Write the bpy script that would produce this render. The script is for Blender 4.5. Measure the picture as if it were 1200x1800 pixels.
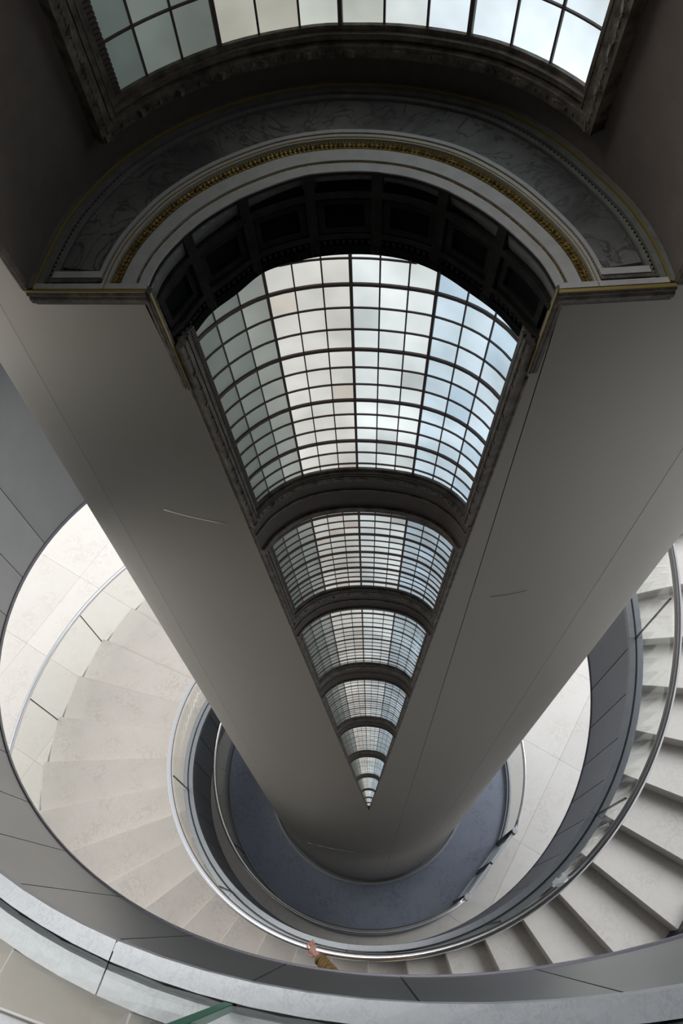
import bpy, bmesh, math, random
from mathutils import Vector, Matrix
random.seed(7)
PI = math.pi
for o in list(bpy.data.objects): bpy.data.objects.remove(o)
scene = bpy.context.scene
col = scene.collection

# ---------------------------------------------------------------- camera (surveyed from the photograph)
F = 1444.61; HC = 11.572; EYE = Vector((0, 0, HC))
MR = ((0.99908527, -0.04276241, 0.0), (-0.0377180, -0.88122959, 0.47118125), (-0.02014884, -0.47075025, -0.88203641))
# rows of MR: world x, y, z expressed in (image right, image down, view direction)
cam = bpy.data.cameras.new('camera'); camo = bpy.data.objects.new('camera', cam); col.objects.link(camo)
R3 = Matrix(((MR[0][0], -MR[0][1], -MR[0][2]), (MR[1][0], -MR[1][1], -MR[1][2]), (MR[2][0], -MR[2][1], -MR[2][2])))
camo.matrix_world = Matrix.Translation(EYE) @ R3.to_4x4()
cam.sensor_fit = 'VERTICAL'; cam.sensor_height = 36.0; cam.lens = F / 1800 * 36
cam.clip_start = 0.02; cam.clip_end = 200
scene.camera = camo

# ---------------------------------------------------------------- light and exposure
scene.view_settings.view_transform = 'Standard'; scene.view_settings.look = 'None'
scene.view_settings.gamma = 1; scene.view_settings.use_curve_mapping = False
scene.view_settings.exposure = 0.0
w = bpy.data.worlds.new('world'); scene.world = w; w.use_nodes = True
bg = w.node_tree.nodes['Background']; bg.inputs[0].default_value = (0.93, 0.96, 1.0, 1); bg.inputs[1].default_value = 0.68
def area(name, loc, target, size, power, color=(1, 1, 1), size_y=None):
    l = bpy.data.lights.new(name, 'AREA'); l.energy = power; l.size = size; l.color = color
    if size_y: l.shape = 'RECTANGLE'; l.size_y = size_y
    o = bpy.data.objects.new(name, l); col.objects.link(o); o.location = loc
    o.rotation_euler = (Vector(target) - Vector(loc)).to_track_quat('-Z', 'Y').to_euler()
    return o
area('daylight_left', (-13, 7, 20), (0, 3, 2), 13, 3600, (1.0, 0.97, 0.92))
area('daylight_right', (13, 11, 20), (1.5, 3, 0), 13, 4800, (0.92, 0.96, 1.0))
# ---------------------------------------------------------------- materials
def mat(name, color=(.5, .5, .5), rough=.6, metal=0.0, var=None, scale=8.0, var2=None, bump=0.0, obj_rand=0.0, stretch=None, spec=.5, ramp=(.35, .65), detail=6, vein=0.0):
    m = bpy.data.materials.new(name); m.use_nodes = True; nt = m.node_tree; N = nt.nodes; L = nt.links
    p = N['Principled BSDF']; p.inputs['Roughness'].default_value = rough; p.inputs['Metallic'].default_value = metal
    p.inputs['Specular IOR Level'].default_value = spec
    p.inputs['Base Color'].default_value = (*color, 1)
    out = p.inputs['Base Color']; src = None
    if var or bump:
        tc = N.new('ShaderNodeTexCoord'); mp = N.new('ShaderNodeMapping'); L.new(tc.outputs['Object'], mp.inputs[0])
        if stretch: mp.inputs['Scale'].default_value = stretch
        nz = N.new('ShaderNodeTexNoise'); nz.inputs['Scale'].default_value = scale; nz.inputs['Detail'].default_value = detail; nz.inputs['Roughness'].default_value = .6
        L.new(mp.outputs[0], nz.inputs['Vector'])
    if var:
        cr = N.new('ShaderNodeValToRGB'); cr.color_ramp.elements[0].position = ramp[0]; cr.color_ramp.elements[1].position = ramp[1]
        cr.color_ramp.elements[0].color = (*var, 1); cr.color_ramp.elements[1].color = (*color, 1)
        L.new(nz.outputs[0], cr.inputs[0]); src = cr.outputs[0]
        if var2:
            n2 = N.new('ShaderNodeTexNoise'); n2.inputs['Scale'].default_value = scale * 6; n2.inputs['Detail'].default_value = 8; n2.inputs['Distortion'].default_value = 1.5
            L.new(mp.outputs[0], n2.inputs['Vector'])
            c2 = N.new('ShaderNodeValToRGB'); c2.color_ramp.elements[0].position = .47; c2.color_ramp.elements[1].position = .56
            c2.color_ramp.elements[0].color = (0, 0, 0, 1); c2.color_ramp.elements[1].color = (1, 1, 1, 1)
            if vein:
                n2.inputs['Scale'].default_value = scale * 1.6; n2.inputs['Distortion'].default_value = 2.5
                s_ = N.new('ShaderNodeMath'); s_.operation = 'SUBTRACT'; s_.inputs[1].default_value = .5; L.new(n2.outputs[0], s_.inputs[0])
                a_ = N.new('ShaderNodeMath'); a_.operation = 'ABSOLUTE'; L.new(s_.outputs[0], a_.inputs[0])
                c2.color_ramp.elements[0].position = 0.0; c2.color_ramp.elements[1].position = vein
                L.new(a_.outputs[0], c2.inputs[0])
            else: L.new(n2.outputs[0], c2.inputs[0])
            mx = N.new('ShaderNodeMix'); mx.data_type = 'RGBA'; L.new(c2.outputs[0], mx.inputs[0])
            mx.inputs[6].default_value = (*var2, 1); L.new(src, mx.inputs[7]); src = mx.outputs[2]
    if obj_rand:
        oi = N.new('ShaderNodeObjectInfo'); mr = N.new('ShaderNodeMapRange'); L.new(oi.outputs['Random'], mr.inputs[0])
        mr.inputs[3].default_value = 1 - obj_rand; mr.inputs[4].default_value = 1 + obj_rand
        hs = N.new('ShaderNodeHueSaturation'); L.new(mr.outputs[0], hs.inputs['Value'])
        if src: L.new(src, hs.inputs['Color'])
        else: hs.inputs['Color'].default_value = (*color, 1)
        src = hs.outputs[0]
    if src: L.new(src, out)
    if bump:
        b = N.new('ShaderNodeBump'); b.inputs['Strength'].default_value = bump; b.inputs['Distance'].default_value = .01
        L.new(nz.outputs[0], b.inputs['Height']); L.new(b.outputs[0], p.inputs['Normal'])
    return m
def glass(name, tint, refl=.16):
    m = bpy.data.materials.new(name); m.use_nodes = True; nt = m.node_tree; N = nt.nodes; L = nt.links
    for n in list(N): N.remove(n)
    o = N.new('ShaderNodeOutputMaterial'); t = N.new('ShaderNodeBsdfTransparent'); t.inputs[0].default_value = (*tint, 1)
    g = N.new('ShaderNodeBsdfGlossy'); g.inputs['Roughness'].default_value = .03; g.inputs[0].default_value = (.95, 1, .98, 1)
    fr = N.new('ShaderNodeFresnel'); fr.inputs[0].default_value = 1.45
    mr = N.new('ShaderNodeMath'); mr.operation = 'MULTIPLY'; mr.inputs[1].default_value = refl; L.new(fr.outputs[0], mr.inputs[0])
    mx = N.new('ShaderNodeMixShader'); L.new(mr.outputs[0], mx.inputs[0]); L.new(t.outputs[0], mx.inputs[1]); L.new(g.outputs[0], mx.inputs[2])
    L.new(mx.outputs[0], o.inputs[0]); return m
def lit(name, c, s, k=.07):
    # milky glazing; the uneven glow of a cloudy sky is put in as emission
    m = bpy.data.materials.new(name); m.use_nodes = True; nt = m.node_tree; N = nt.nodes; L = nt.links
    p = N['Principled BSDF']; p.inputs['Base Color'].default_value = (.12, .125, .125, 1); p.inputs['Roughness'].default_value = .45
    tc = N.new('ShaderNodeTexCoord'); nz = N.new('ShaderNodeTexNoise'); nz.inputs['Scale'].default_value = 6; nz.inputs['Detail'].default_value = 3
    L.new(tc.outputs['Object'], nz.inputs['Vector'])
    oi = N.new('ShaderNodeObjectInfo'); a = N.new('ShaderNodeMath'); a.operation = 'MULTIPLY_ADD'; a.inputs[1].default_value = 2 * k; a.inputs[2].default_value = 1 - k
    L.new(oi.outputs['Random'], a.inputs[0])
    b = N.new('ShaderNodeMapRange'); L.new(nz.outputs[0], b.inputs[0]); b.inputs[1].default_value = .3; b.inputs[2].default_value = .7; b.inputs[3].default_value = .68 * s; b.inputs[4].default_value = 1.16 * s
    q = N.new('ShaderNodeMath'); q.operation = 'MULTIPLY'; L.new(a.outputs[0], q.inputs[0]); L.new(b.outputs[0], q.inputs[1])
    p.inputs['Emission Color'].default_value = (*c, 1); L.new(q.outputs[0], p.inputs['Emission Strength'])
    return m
M = {}
M['stone'] = mat('travertine_floor', (.66, .63, .595), .5, var=(.58, .545, .505), scale=2.2, var2=(.635, .605, .57), bump=.03, obj_rand=.05)
M['tread'] = mat('limestone_tread', (.60, .56, .525), .55, var=(.50, .46, .425), scale=3, var2=(.565, .535, .50), bump=.05, obj_rand=.055)
M['joint'] = mat('stone_grout', (.45, .43, .40), .9)
M['panel'] = mat('satin_steel_panel', (.23, .24, .25), .3, metal=.8, var=(.19, .20, .212), scale=1.2, obj_rand=.06, bump=.0)
M['panel_edge'] = mat('panel_edge', (.16, .15, .19), .4, metal=.5)
M['channel'] = mat('brushed_channel', (.36, .375, .41), .42, metal=.5, var=(.31, .33, .36), scale=14, var2=(.37, .385, .42), bump=.04)
M['column'] = mat('brushed_column', (.255, .241, .218), .42, metal=.8, var=(.225, .213, .194), scale=1.1, stretch=(1, 1, .35), bump=.0)
M['dark'] = mat('dark_gap', (.012, .012, .012), .8)
M['chrome'] = mat('polished_rail', (.88, .88, .90), .24, metal=1.0)
M['blackrubber'] = mat('dark_post', (.03, .03, .035), .5)
M['platform'] = mat('slate_blue_platform', (.27, .295, .37), .36, metal=.3, var=(.19, .21, .27), scale=2.5, var2=(.25, .275, .345), bump=.06)
M['glass'] = glass('balustrade_glass', (.975, .978, .966))
M['gedge'] = mat('green_glass_edge', (.03, .11, .07), .6, spec=.15)
M['plaster'] = mat('brown_grey_plaster', (.125, .102, .090), .85, var=(.105, .086, .076), scale=30, bump=.15)
M['moulding'] = mat('carved_dark_moulding', (.17, .14, .115), .6, var=(.05, .042, .033), scale=38, bump=.6)
M['mould_light'] = mat('worn_bronze_moulding', (.13, .108, .085), .5, var=(.07, .058, .045), scale=40, bump=.3)
M['bar'] = mat('glazing_bar_metal', (.075, .048, .046), .55)
M['arch_grey'] = mat('pale_grey_archivolt', (.48, .465, .455), .75, var=(.41, .395, .385), scale=40, bump=.1)
M['arch_dark'] = mat('green_grey_archivolt', (.17, .17, .16), .75, var=(.12, .125, .115), scale=40)
M['marble'] = mat('veined_grey_marble', (.20, .192, .185), .45, var=(.075, .075, .07), scale=7, var2=(.05, .05, .048), vein=.035)
M['gold'] = mat('tarnished_gilding', (.80, .58, .16), .38, metal=.85, var=(.16, .10, .03), scale=90)
M['gold_line'] = mat('gilt_line', (.34, .26, .08), .5, metal=.5)
M['bead'] = mat('dull_bead', (.60, .52, .36), .5, metal=.2)
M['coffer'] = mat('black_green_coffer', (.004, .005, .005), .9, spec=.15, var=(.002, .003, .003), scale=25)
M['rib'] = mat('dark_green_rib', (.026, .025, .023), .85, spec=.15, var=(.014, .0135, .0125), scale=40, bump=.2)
M['scratch'] = mat('bright_scratch', (.55, .54, .52), .6)
M['white'] = mat('white_enamel', (.80, .82, .86), .5)
M['skin'] = mat('skin', (.60, .33, .26), .55, var=(.52, .27, .21), scale=30)
M['sleeve'] = mat('ochre_sleeve', (.24, .155, .05), .85, var=(.15, .09, .025), scale=18, bump=.4)
M['trouser'] = mat('navy_trousers', (.03, .035, .06), .85, var=(.02, .025, .045), scale=30)
M['hair'] = mat('brown_hair', (.05, .03, .02), .7, var=(.03, .018, .012), scale=60)
M['shoe'] = mat('black_leather', (.02, .018, .016), .35)
M['eye'] = mat('eye_white', (.75, .75, .72), .3)
M['shade_ceiling'] = mat('matt_shade_screen', (.09, .09, .09), .9)  # for the unseen screens added to shade the column
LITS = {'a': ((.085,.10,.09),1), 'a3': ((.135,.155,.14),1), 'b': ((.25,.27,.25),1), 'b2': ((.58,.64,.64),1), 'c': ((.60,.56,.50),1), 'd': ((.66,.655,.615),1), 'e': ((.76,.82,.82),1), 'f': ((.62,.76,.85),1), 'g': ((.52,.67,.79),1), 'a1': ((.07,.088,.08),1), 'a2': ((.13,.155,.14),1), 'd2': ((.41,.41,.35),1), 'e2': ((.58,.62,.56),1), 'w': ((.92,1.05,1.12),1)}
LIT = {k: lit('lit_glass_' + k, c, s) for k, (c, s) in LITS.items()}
for k, t in (('a', .75), ('a3', .8), ('b', .8), ('b2', .75), ('c', .75), ('d', .78), ('e', .72), ('f', .52), ('g', .7)):  # dimmed copies: weaker glow of the lower bays put into the colour
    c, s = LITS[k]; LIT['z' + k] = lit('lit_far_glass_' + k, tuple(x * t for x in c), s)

# ---------------------------------------------------------------- helpers
def link(o, parent=None):
    col.objects.link(o)
    if parent: o.parent = parent
    return o
def mesh_data(name, V, Fc, m, smooth=False):
    me = bpy.data.meshes.new(name); me.from_pydata([tuple(v) for v in V], [], Fc)
    for mm in (m if isinstance(m, (list, tuple)) else [m]): me.materials.append(mm)
    if smooth: me.polygons.foreach_set('use_smooth', [True] * len(me.polygons))
    me.update(); return me
def obj(name, V, Fc, m, parent=None, smooth=False, **k):
    o = link(bpy.data.objects.new(name, mesh_data(name, V, Fc, m, smooth)), parent)
    for a, b in k.items(): o[a] = b
    return o
def empty(name, loc=(0, 0, 0), **k):
    o = link(bpy.data.objects.new(name, None)); o.location = loc; o.empty_display_size = .1
    for a, b in k.items(): o[a] = b
    return o
CX, CY = 0.20736798, 2.07010272
def cyl(R, a, z): return (CX + R * math.cos(a), CY + R * math.sin(a), z)
class MB:
    def __init__(s): s.V = []; s.F = []
    def add(s, V, Fc):
        n = len(s.V); s.V += [tuple(v) for v in V]; s.F += [tuple(i + n for i in f) for f in Fc]
    def sweep(s, loops, closed=True, caps=True, ring=False):
        n = len(loops[0]); V = [v for l in loops for v in l]; Fc = []; m = len(loops)
        for i in range(m if ring else m - 1):
            i2 = (i + 1) % m
            for j in range(n if closed else n - 1):
                k = (j + 1) % n; Fc.append((i * n + j, i * n + k, i2 * n + k, i2 * n + j))
        if caps and closed and not ring: Fc.append(tuple(range(n - 1, -1, -1))); Fc.append(tuple((m - 1) * n + j for j in range(n)))
        s.add(V, Fc)
    def box(s, c, d, rot=None):
        V = [Vector((x * d[0] / 2, y * d[1] / 2, z * d[2] / 2)) for x in (-1, 1) for y in (-1, 1) for z in (-1, 1)]
        if rot: V = [rot @ v for v in V]
        s.add([v + Vector(c) for v in V], [(0, 1, 3, 2), (4, 6, 7, 5), (0, 4, 5, 1), (2, 3, 7, 6), (0, 2, 6, 4), (1, 5, 7, 3)])
    def obj(s, name, m, parent=None, smooth=False, **k): return obj(name, s.V, s.F, m, parent, smooth, **k)
def lin(a, b, n): return [a + (b - a) * i / (n - 1) for i in range(n)]
def tube_loops(pts, r, n=10):
    loops = []
    for i, p in enumerate(pts):
        t = (Vector(pts[min(i + 1, len(pts) - 1)]) - Vector(pts[max(i - 1, 0)])).normalized()
        u = t.cross(Vector((0, 0, 1)))
        if u.length < 1e-4: u = Vector((1, 0, 0))
        u.normalize(); v = u.cross(t)
        loops.append([tuple(Vector(p) + (u * math.cos(2 * PI * j / n) + v * math.sin(2 * PI * j / n)) * r) for j in range(n)])
    return loops
def tube(name, pts, r, m, parent=None, n=10, **k):
    b = MB(); b.sweep(tube_loops(pts, r, n)); return b.obj(name, m, parent, True, **k)
def fair(o, ang=.6):
    o.data.polygons.foreach_set('use_smooth', [True] * len(o.data.polygons))
    try: o.data.set_sharp_from_angle(angle=ang)
    except Exception: pass

# ================================================================ FLOOR
TR = 0.165; DA = 0.15109; A0 = 2.68995; Z0 = 1.23197
def tz(a): return Z0 + TR * (a - A0) / DA
floor = MB(); floor.sweep([[cyl(.6, a, -.05), cyl(13, a, -.05), cyl(13, a, -.3), cyl(.6, a, -.3)] for a in lin(0, 2 * PI, 97)[:-1]], ring=True, caps=False)
fo = floor.obj('floor', M['joint'], kind='structure', label='pale stone floor of the lower level around the lift')
# square slabs, one diagonal of the grid runs away from the stair foot
tu = Vector((-.84, .55, 0)).normalized(); tv = Vector((tu.y, -tu.x, 0)); tv = -tv
org = Vector((2.834, 2.202, 0)); TS = 1.24; nt_ = 0
RING = 1.93
ctr = Vector((CX, CY, 0))
tiles = []
for i in range(-12, 12):
    for j in range(-12, 12):
        p = org + tu * (i + .5) * TS + tv * (j + .5) * TS
        d = (p - ctr).length
        if 1.2 < d < 8.6: tiles.append((d, i, j))
tiles.sort()
for d, i, j in tiles:
    g = .0012
    q = [org + tu * (i * TS + x) + tv * (j * TS + y) for x, y in ((g, g), (TS - g, g), (TS - g, TS - g), (g, TS - g))]
    # clip the slabs against the round pit
    poly = []
    for e in range(4):
        a, b = q[e], q[(e + 1) % 4]; n = 14
        for k in range(n): poly.append(a.lerp(b, k / n))
    ins = [(v - ctr).length < RING for v in poly]
    if all(ins): continue
    if any(ins):
        V2 = []; m = len(poly)
        for k in range(m):
            a, b = poly[k - 1], poly[k]
            ia, ib = ins[k - 1], ins[k]
            if ia != ib:
                lo, hi = (a, b) if not ia else (b, a)
                for _ in range(20):
                    md = (lo + hi) / 2
                    if (md - ctr).length < RING: hi = md
                    else: lo = md
                V2.append(('x', lo))
            if not ib: V2.append(('o', b))
        # insert arc points between the two crossing points
        xs = [k for k, v in enumerate(V2) if v[0] == 'x']
        if len(xs) != 2: continue
        out = []
        for k, v in enumerate(V2):
            out.append(v[1])
            nx = V2[(k + 1) % len(V2)]
            if v[0] == 'x' and nx[0] == 'x':
                a1 = math.atan2(v[1].y - CY, v[1].x - CX); a2 = math.atan2(nx[1].y - CY, nx[1].x - CX)
                dd = (a2 - a1 + PI) % (2 * PI) - PI
                for t in range(1, 8): out.append(Vector(cyl(RING, a1 + dd * t / 8, 0)))
        poly = out
    else: poly = q
    n = len(poly)
    V = [(v.x, v.y, 0) for v in poly] + [(v.x, v.y, -.05) for v in poly]
    nrm = sum(((poly[k].x * poly[(k + 1) % n].y - poly[(k + 1) % n].x * poly[k].y) for k in range(n)))
    Fc = [tuple(range(n))] + [(k, n + k, n + (k + 1) % n, (k + 1) % n) for k in range(n)]
    if nrm < 0: Fc = [tuple(reversed(f)) for f in Fc]
    obj('floor_tile', V, Fc, M['stone'], fo)
# the floor goes on beyond the slabs that can be told apart
b = MB(); b.sweep([[cyl(8.05, a, -.004), cyl(12.9, a, -.004), cyl(12.9, a, -.05), cyl(8.05, a, -.05)] for a in lin(0, 2 * PI, 97)[:-1]], ring=True, caps=False)
b.obj('outer_floor', M['stone'], fo, kind='stuff')

# ================================================================ LIFT PLATFORM
pl = empty('lift_platform', (CX, CY, 0), label='dark blue-grey round lift platform on the lower floor around the column foot', category='platform')
def rel(o):  # parent keeps world coordinates
    o.matrix_parent_inverse = Matrix.Translation((-CX, -CY, 0)); return o
b = MB(); b.sweep([[cyl(1.30, a, -.02), cyl(1.87, a, -.02), cyl(1.87, a, -.2), cyl(1.30, a, -.2)] for a in lin(0, 2 * PI, 129)[:-1]], ring=True, caps=False)
rel(b.obj('deck', M['platform'], pl))
b = MB(); b.sweep([[cyl(1.305, a, -.02), cyl(1.305, a, .012), cyl(1.335, a, .012), cyl(1.335, a, -.02)] for a in lin(0, 2 * PI, 129)[:-1]], ring=True, caps=False)
rel(b.obj('inner_rim', M['channel'], pl))
b = MB(); b.sweep([[cyl(1.865, a, -.1), cyl(1.865, a, .005), cyl(1.93, a, .005), cyl(1.93, a, -.1)] for a in lin(0, 2 * PI, 129)[:-1]], ring=True, caps=False)
rel(b.obj('outer_rim', M['channel'], pl))

# glass railing round the platform, with its gate
GA, GB = 5.286, 5.781
rr = empty('lift_railing', (CX, CY, 0), label='round glass railing with steel handrail around the lift platform', category='railing')
def gpanel(name, f, a, b_, n, parent, r_in, r_out, m=None, bottom=None, top=None):
    B = MB(); B.sweep([[cyl(r_in(x), x, bottom(x)), cyl(r_out(x), x, bottom(x)), cyl(r_out(x), x, top(x)), cyl(r_in(x), x, top(x))] for x in lin(a, b_, n)])
    o = B.obj(name, m or M['glass'], parent); return o
js = [GB]
for k in range(1, 8): js.append(GB + (2 * PI - (GB - GA)) * k / 7)
for k in range(7):
    o = gpanel('glass_panel', None, js[k] + .003, js[k + 1] - .003, 16, rr, lambda x: 1.880, lambda x: 1.892, None, lambda x: .015, lambda x: 1.28); rel(o)
    o = gpanel('panel_joint', None, js[k + 1] - .003, js[k + 1] + .001, 2, rr, lambda x: 1.879, lambda x: 1.893, M['blackrubber'], lambda x: .015, lambda x: 1.28) if k < 6 else None
    if o: rel(o)
rel(gpanel('base_channel', None, GB, GB + 2 * PI - (GB - GA), 120, rr, lambda x: 1.868, lambda x: 1.875, M['channel'], lambda x: 0, lambda x: .07))
rel(gpanel('base_channel', None, GB, GB + 2 * PI - (GB - GA), 120, rr, lambda x: 1.897, lambda x: 1.905, M['channel'], lambda x: 0, lambda x: .07))
rel(tube('handrail', [cyl(1.886, a, 1.31) for a in lin(GB + .02, GA + 2 * PI - .02, 110)], .021, M['chrome'], rr))
for a in (GA, GB):
    x, y, _ = cyl(1.886, a, 0)
    o = tube('post', [(x, y, 0), (x, y, .7), (x, y, 1.34)], .033, M['blackrubber'], rr, 14); rel(o)
    B = MB(); B.sweep([[(x + r * math.cos(t), y + r * math.sin(t), z) for t in [2 * PI * i / 20 for i in range(20)]] for r, z in ((.036, 1.33), (.036, 1.355), (.03, 1.362))])
    c = B.obj('post_cap', M['white'], o); c.matrix_parent_inverse = o.matrix_world.inverted()
p0 = Vector(cyl(1.886, GA, 0)); p1 = Vector(cyl(1.886, GB, 0)); gd = (p1 - p0).normalized(); gm = (p0 + p1) / 2
for s, (u0, u1) in enumerate(((p0 + gd * .045, gm - gd * .012), (gm + gd * .012, p1 - gd * .045))):
    g = empty('glass_gate', tuple(u0), label=('lower left' if s == 0 else 'upper right') + ' leaf of the glass gate in the lift railing, under a pale top rail', category='gate', group='leaves of the lift gate')
    inv = Matrix.Translation((-u0.x, -u0.y, 0))
    nn = Vector((gd.y, -gd.x, 0)); mid = (u0 + u1) / 2; L_ = (u1 - u0).length
    rot = Matrix((gd, nn, Vector((0, 0, 1)))).transposed()
    for nm, mt, cz, dm in (('glass_pane', M['glass'], .68, (L_ - .02, .012, 1.2)), ('top_rail', M['white'], 1.31, (L_, .032, .03)), ('bottom_rail', M['channel'], .07, (L_, .03, .04)), ('edge_stile', M['blackrubber'], .68, None)):
        B = MB()
        if dm: B.box((mid.x, mid.y, cz), dm, rot)
        else:
            e = gm + gd * (.012 if s else -.012) + gd * (.008 if s else -.008); B.box((e.x, e.y, .68), (.018, .03, 1.24), rot)
        o = B.obj(nm, mt, g); o.matrix_parent_inverse = inv

# ================================================================ SPIRAL STAIR
st = empty('spiral_staircase', (CX, CY, 0), label='pale stone spiral staircase with dark steel sides winding up around the grey column', category='staircase')
RI, RO = 2.155, 3.83
KT = 55   # last step below the landing
TWO = 2 * PI
aMAX = A0 + DA * 56
def face_r(a): return 2.04 + (2.138 - 2.04) * min(1, max(0, (a - 6.4) / 2.2))
def top_in(a):
    a = min(a, aMAX)
    lo = tz(a) + .10; up = 9.954 + 1.055 * (a - 4.7 - TWO) if a > 10.3 else 9.237 + .75 * (a - 10.3)
    t = min(1, max(0, (a - 6.6) / 2.0)); t = t * t * (3 - 2 * t); return lo * (1 - t) + up * t
def bot_in(a):
    lo = max(0.0, tz(a) - 1.13); up = 9.082 + 1.301 * (a - 4.7 - TWO)
    t = min(1, max(0, (a - 6.6) / 2.0)); t = t * t * (3 - 2 * t); return lo * (1 - t) + up * t
def tread_z(a):
    t = min(1, max(0, (a - 6.6) / 2.0)); t = t * t * (3 - 2 * t); return tz(a) * (1 - t) + (top_in(a) - .03) * t
def ri(a): return RI + (.115 if a > 8.6 else 0)
def step_mesh(k, a, b_, z, zb, n=7):
    B = MB(); e = .012
    loops = []
    for x in lin(a - .006, b_, n):
        loops.append([cyl(ri(a), x, z - .004), cyl(ri(a) + e, x, z), cyl(RO - e, x, z), cyl(RO, x, z - .004), cyl(RO, x, zb), cyl(ri(a), x, zb)])
    # rounded nosing: pull the first loop down
    first = [Vector(v) for v in loops[0]]
    nose = [tuple(Vector(v) - Vector((0, 0, .012))) if i < 4 else tuple(v) for i, v in enumerate([cyl(ri(a), a - .009, z), cyl(ri(a) + e, a - .009, z), cyl(RO - e, a - .009, z), cyl(RO, a - .009, z), cyl(RO, a - .009, zb), cyl(ri(a), a - .009, zb)])]
    loops = [nose] + loops
    B.sweep(loops)
    return B
for k in range(-7, KT):
    a = A0 + DA * k; z = tread_z(a)
    if a > 11.0: break
    o = step_mesh(k, a, a + DA - .002, z, z - TR - .03).obj('step', M['tread'], st); rel(o)
    topk = k
aL = A0 + DA * (topk + 1); zL = tread_z(aL)
rel(step_mesh(0, aL, aL + 1.0, zL, zL - .4, 30).obj('landing', M['tread'], st))
# underside
B = MB(); B.sweep([[cyl(face_r(x) + .05, x, max(.0, bot_in(x) + .03)), cyl(RO, x, max(.0, bot_in(x) + .03)), cyl(RO, x, bot_in(x) + .09), cyl(face_r(x) + .05, x, bot_in(x) + .09)] for x in lin(2.9, 12.2, 220)])
o = B.obj('soffit', M['panel'], st); rel(o); fair(o)
# inner stringer, one satin steel panel per step
aj = 6.275 - .1555 * 29
joints = []
while aj < 8.9: joints.append(aj); aj += .1555
aj = TWO + 2.998
while aj < 12.3: joints.append(aj); aj += .1515
for q in range(len(joints) - 1):
    a, b_ = joints[q], joints[q + 1]; g = .0035 if a < 8 else .0022
    if top_in(b_) < .05: continue
    B = MB(); B.sweep([[cyl(face_r(x), x, bot_in(x)), cyl(face_r(x) + .02, x, bot_in(x)), cyl(face_r(x) + .04, x, top_in(x)), cyl(face_r(x) + (.023 if a > 8 else 0), x, top_in(x))] for x in lin(a + g / 2, b_ - g / 2, 12 if a > 8 else 6)])
    o = B.obj('stringer_panel', M['panel'], st); rel(o); fair(o)
B = MB(); B.sweep([[cyl(face_r(x) + .022, x, bot_in(x) + .02), cyl(face_r(x) + .05, x, bot_in(x) + .02), cyl(face_r(x) + .05, x, top_in(x) - .03), cyl(face_r(x) + .022, x, top_in(x) - .03)] for x in lin(1.72, 12.25, 220)])
rel(B.obj('stringer_core', M['dark'], st))
B = MB(); B.sweep([[cyl(face_r(x) - .004, x, bot_in(x) - .03), cyl(face_r(x) + .06, x, bot_in(x) - .03), cyl(face_r(x) + .06, x, bot_in(x)), cyl(face_r(x) - .004, x, bot_in(x))] for x in lin(2.95, 12.25, 220)])
o = B.obj('bottom_lip', M['panel_edge'], st); rel(o); fair(o)
# outer stringer and the pale stone kerb strip beside the treads
q = 0
while True:
    a = 1.75 + q * .1555; b_ = a + .1555; q += 1
    if b_ > 12.0: break
    B = MB(); B.sweep([[cyl(RO + .026, x, max(0, tread_z(x) - 1.0)), cyl(RO + .045, x, max(0, tread_z(x) - 1.0)), cyl(RO + .045, x, max(.03, tread_z(x) - .20)), cyl(RO + .026, x, max(.03, tread_z(x) - .20))] for x in lin(a + .001, b_ - .001, 5)])
    rel(B.obj('stringer_panel', M['panel'], st))
B = MB(); B.sweep([[cyl(RO + .001, x, max(-.02, tread_z(x) - .35)), cyl(RO + .010, x, max(-.02, tread_z(x) - .35)), cyl(RO + .010, x, max(.0, tread_z(x) - .172)), cyl(RO + .001, x, max(.0, tread_z(x) - .172))] for x in lin(1.72, 11.0, 200)])
rel(B.obj('kerb_strip', M['tread'], st))

# ================================================================ BALUSTRADES
RG = 2.10
def rg(a): return 2.092 + (2.205 - 2.092) * min(1, max(0, (a - 6.4) / 2.2))
def gtop(a): return min(tread_z(a), 10.36) + .93
def gbot(a): return top_in(a) - .06
bi = empty('inner_glass_balustrade', (CX, CY, 0), label='curved glass balustrade with steel handrail on the inner edge of the spiral stair', category='balustrade')
jg = [1.80, 2.11, 2.72, 3.34, 3.952, 4.56, 5.12, 5.68, 6.303, 6.92, 7.53, 8.14, 8.75, 9.36, 9.97, 4.50 + TWO, 11.40, 12.0]
for q in range(len(jg) - 1):
    n = 14
    a, b_ = jg[q] + .002, jg[q + 1] - .002
    rel(gpanel('glass_panel', None, a, b_, n, bi, lambda x: rg(x) - .006, lambda x: rg(x) + .006, None, gbot, gtop))
    up = q == 14
    for e in ((jg[q + 1], 1),):
        rel(gpanel('panel_joint', None, e[0] - (.004 if up else .0016), e[0] + (.004 if up else .0016), 2, bi, lambda x: rg(x) - .007, lambda x: rg(x) + .007, M['gedge'] if up else M['blackrubber'], gbot, gtop))
def channel(r0, r1, up):
    jg = [x if abs(x - 4.5 - TWO) > .01 else 4.37 + TWO for x in globals()['jg']]
    for q in range(len(jg) - 1):
        for s in (0, 1):
            B = MB()
            def prof(x):
                z = top_in(x) + .001
                if s == 0: a_, b2 = face_r(x) + (.019 if x > 8 else -.001), rg(x) - .008
                else: a_, b2 = rg(x) + .008, (2.262 if x > 8.6 else 2.145)
                return [cyl(a_, x, z - .06), cyl(b2, x, z - .06), cyl(b2, x, z), cyl(a_, x, z)]
            B.sweep([prof(x) for x in lin(jg[q] + .0008, jg[q + 1] - .0008, 16)])
            o = B.obj('base_channel', M['channel'], bi); rel(o)
channel(0, 0, 0)
rel(tube('handrail', [cyl(2.126 + .08 * min(1, max(0, x - 8)), x, min(tread_z(x), 10.36) + .975) for x in lin(1.82, 11.98, 260)], .027, M['chrome'], bi, 12))

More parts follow.
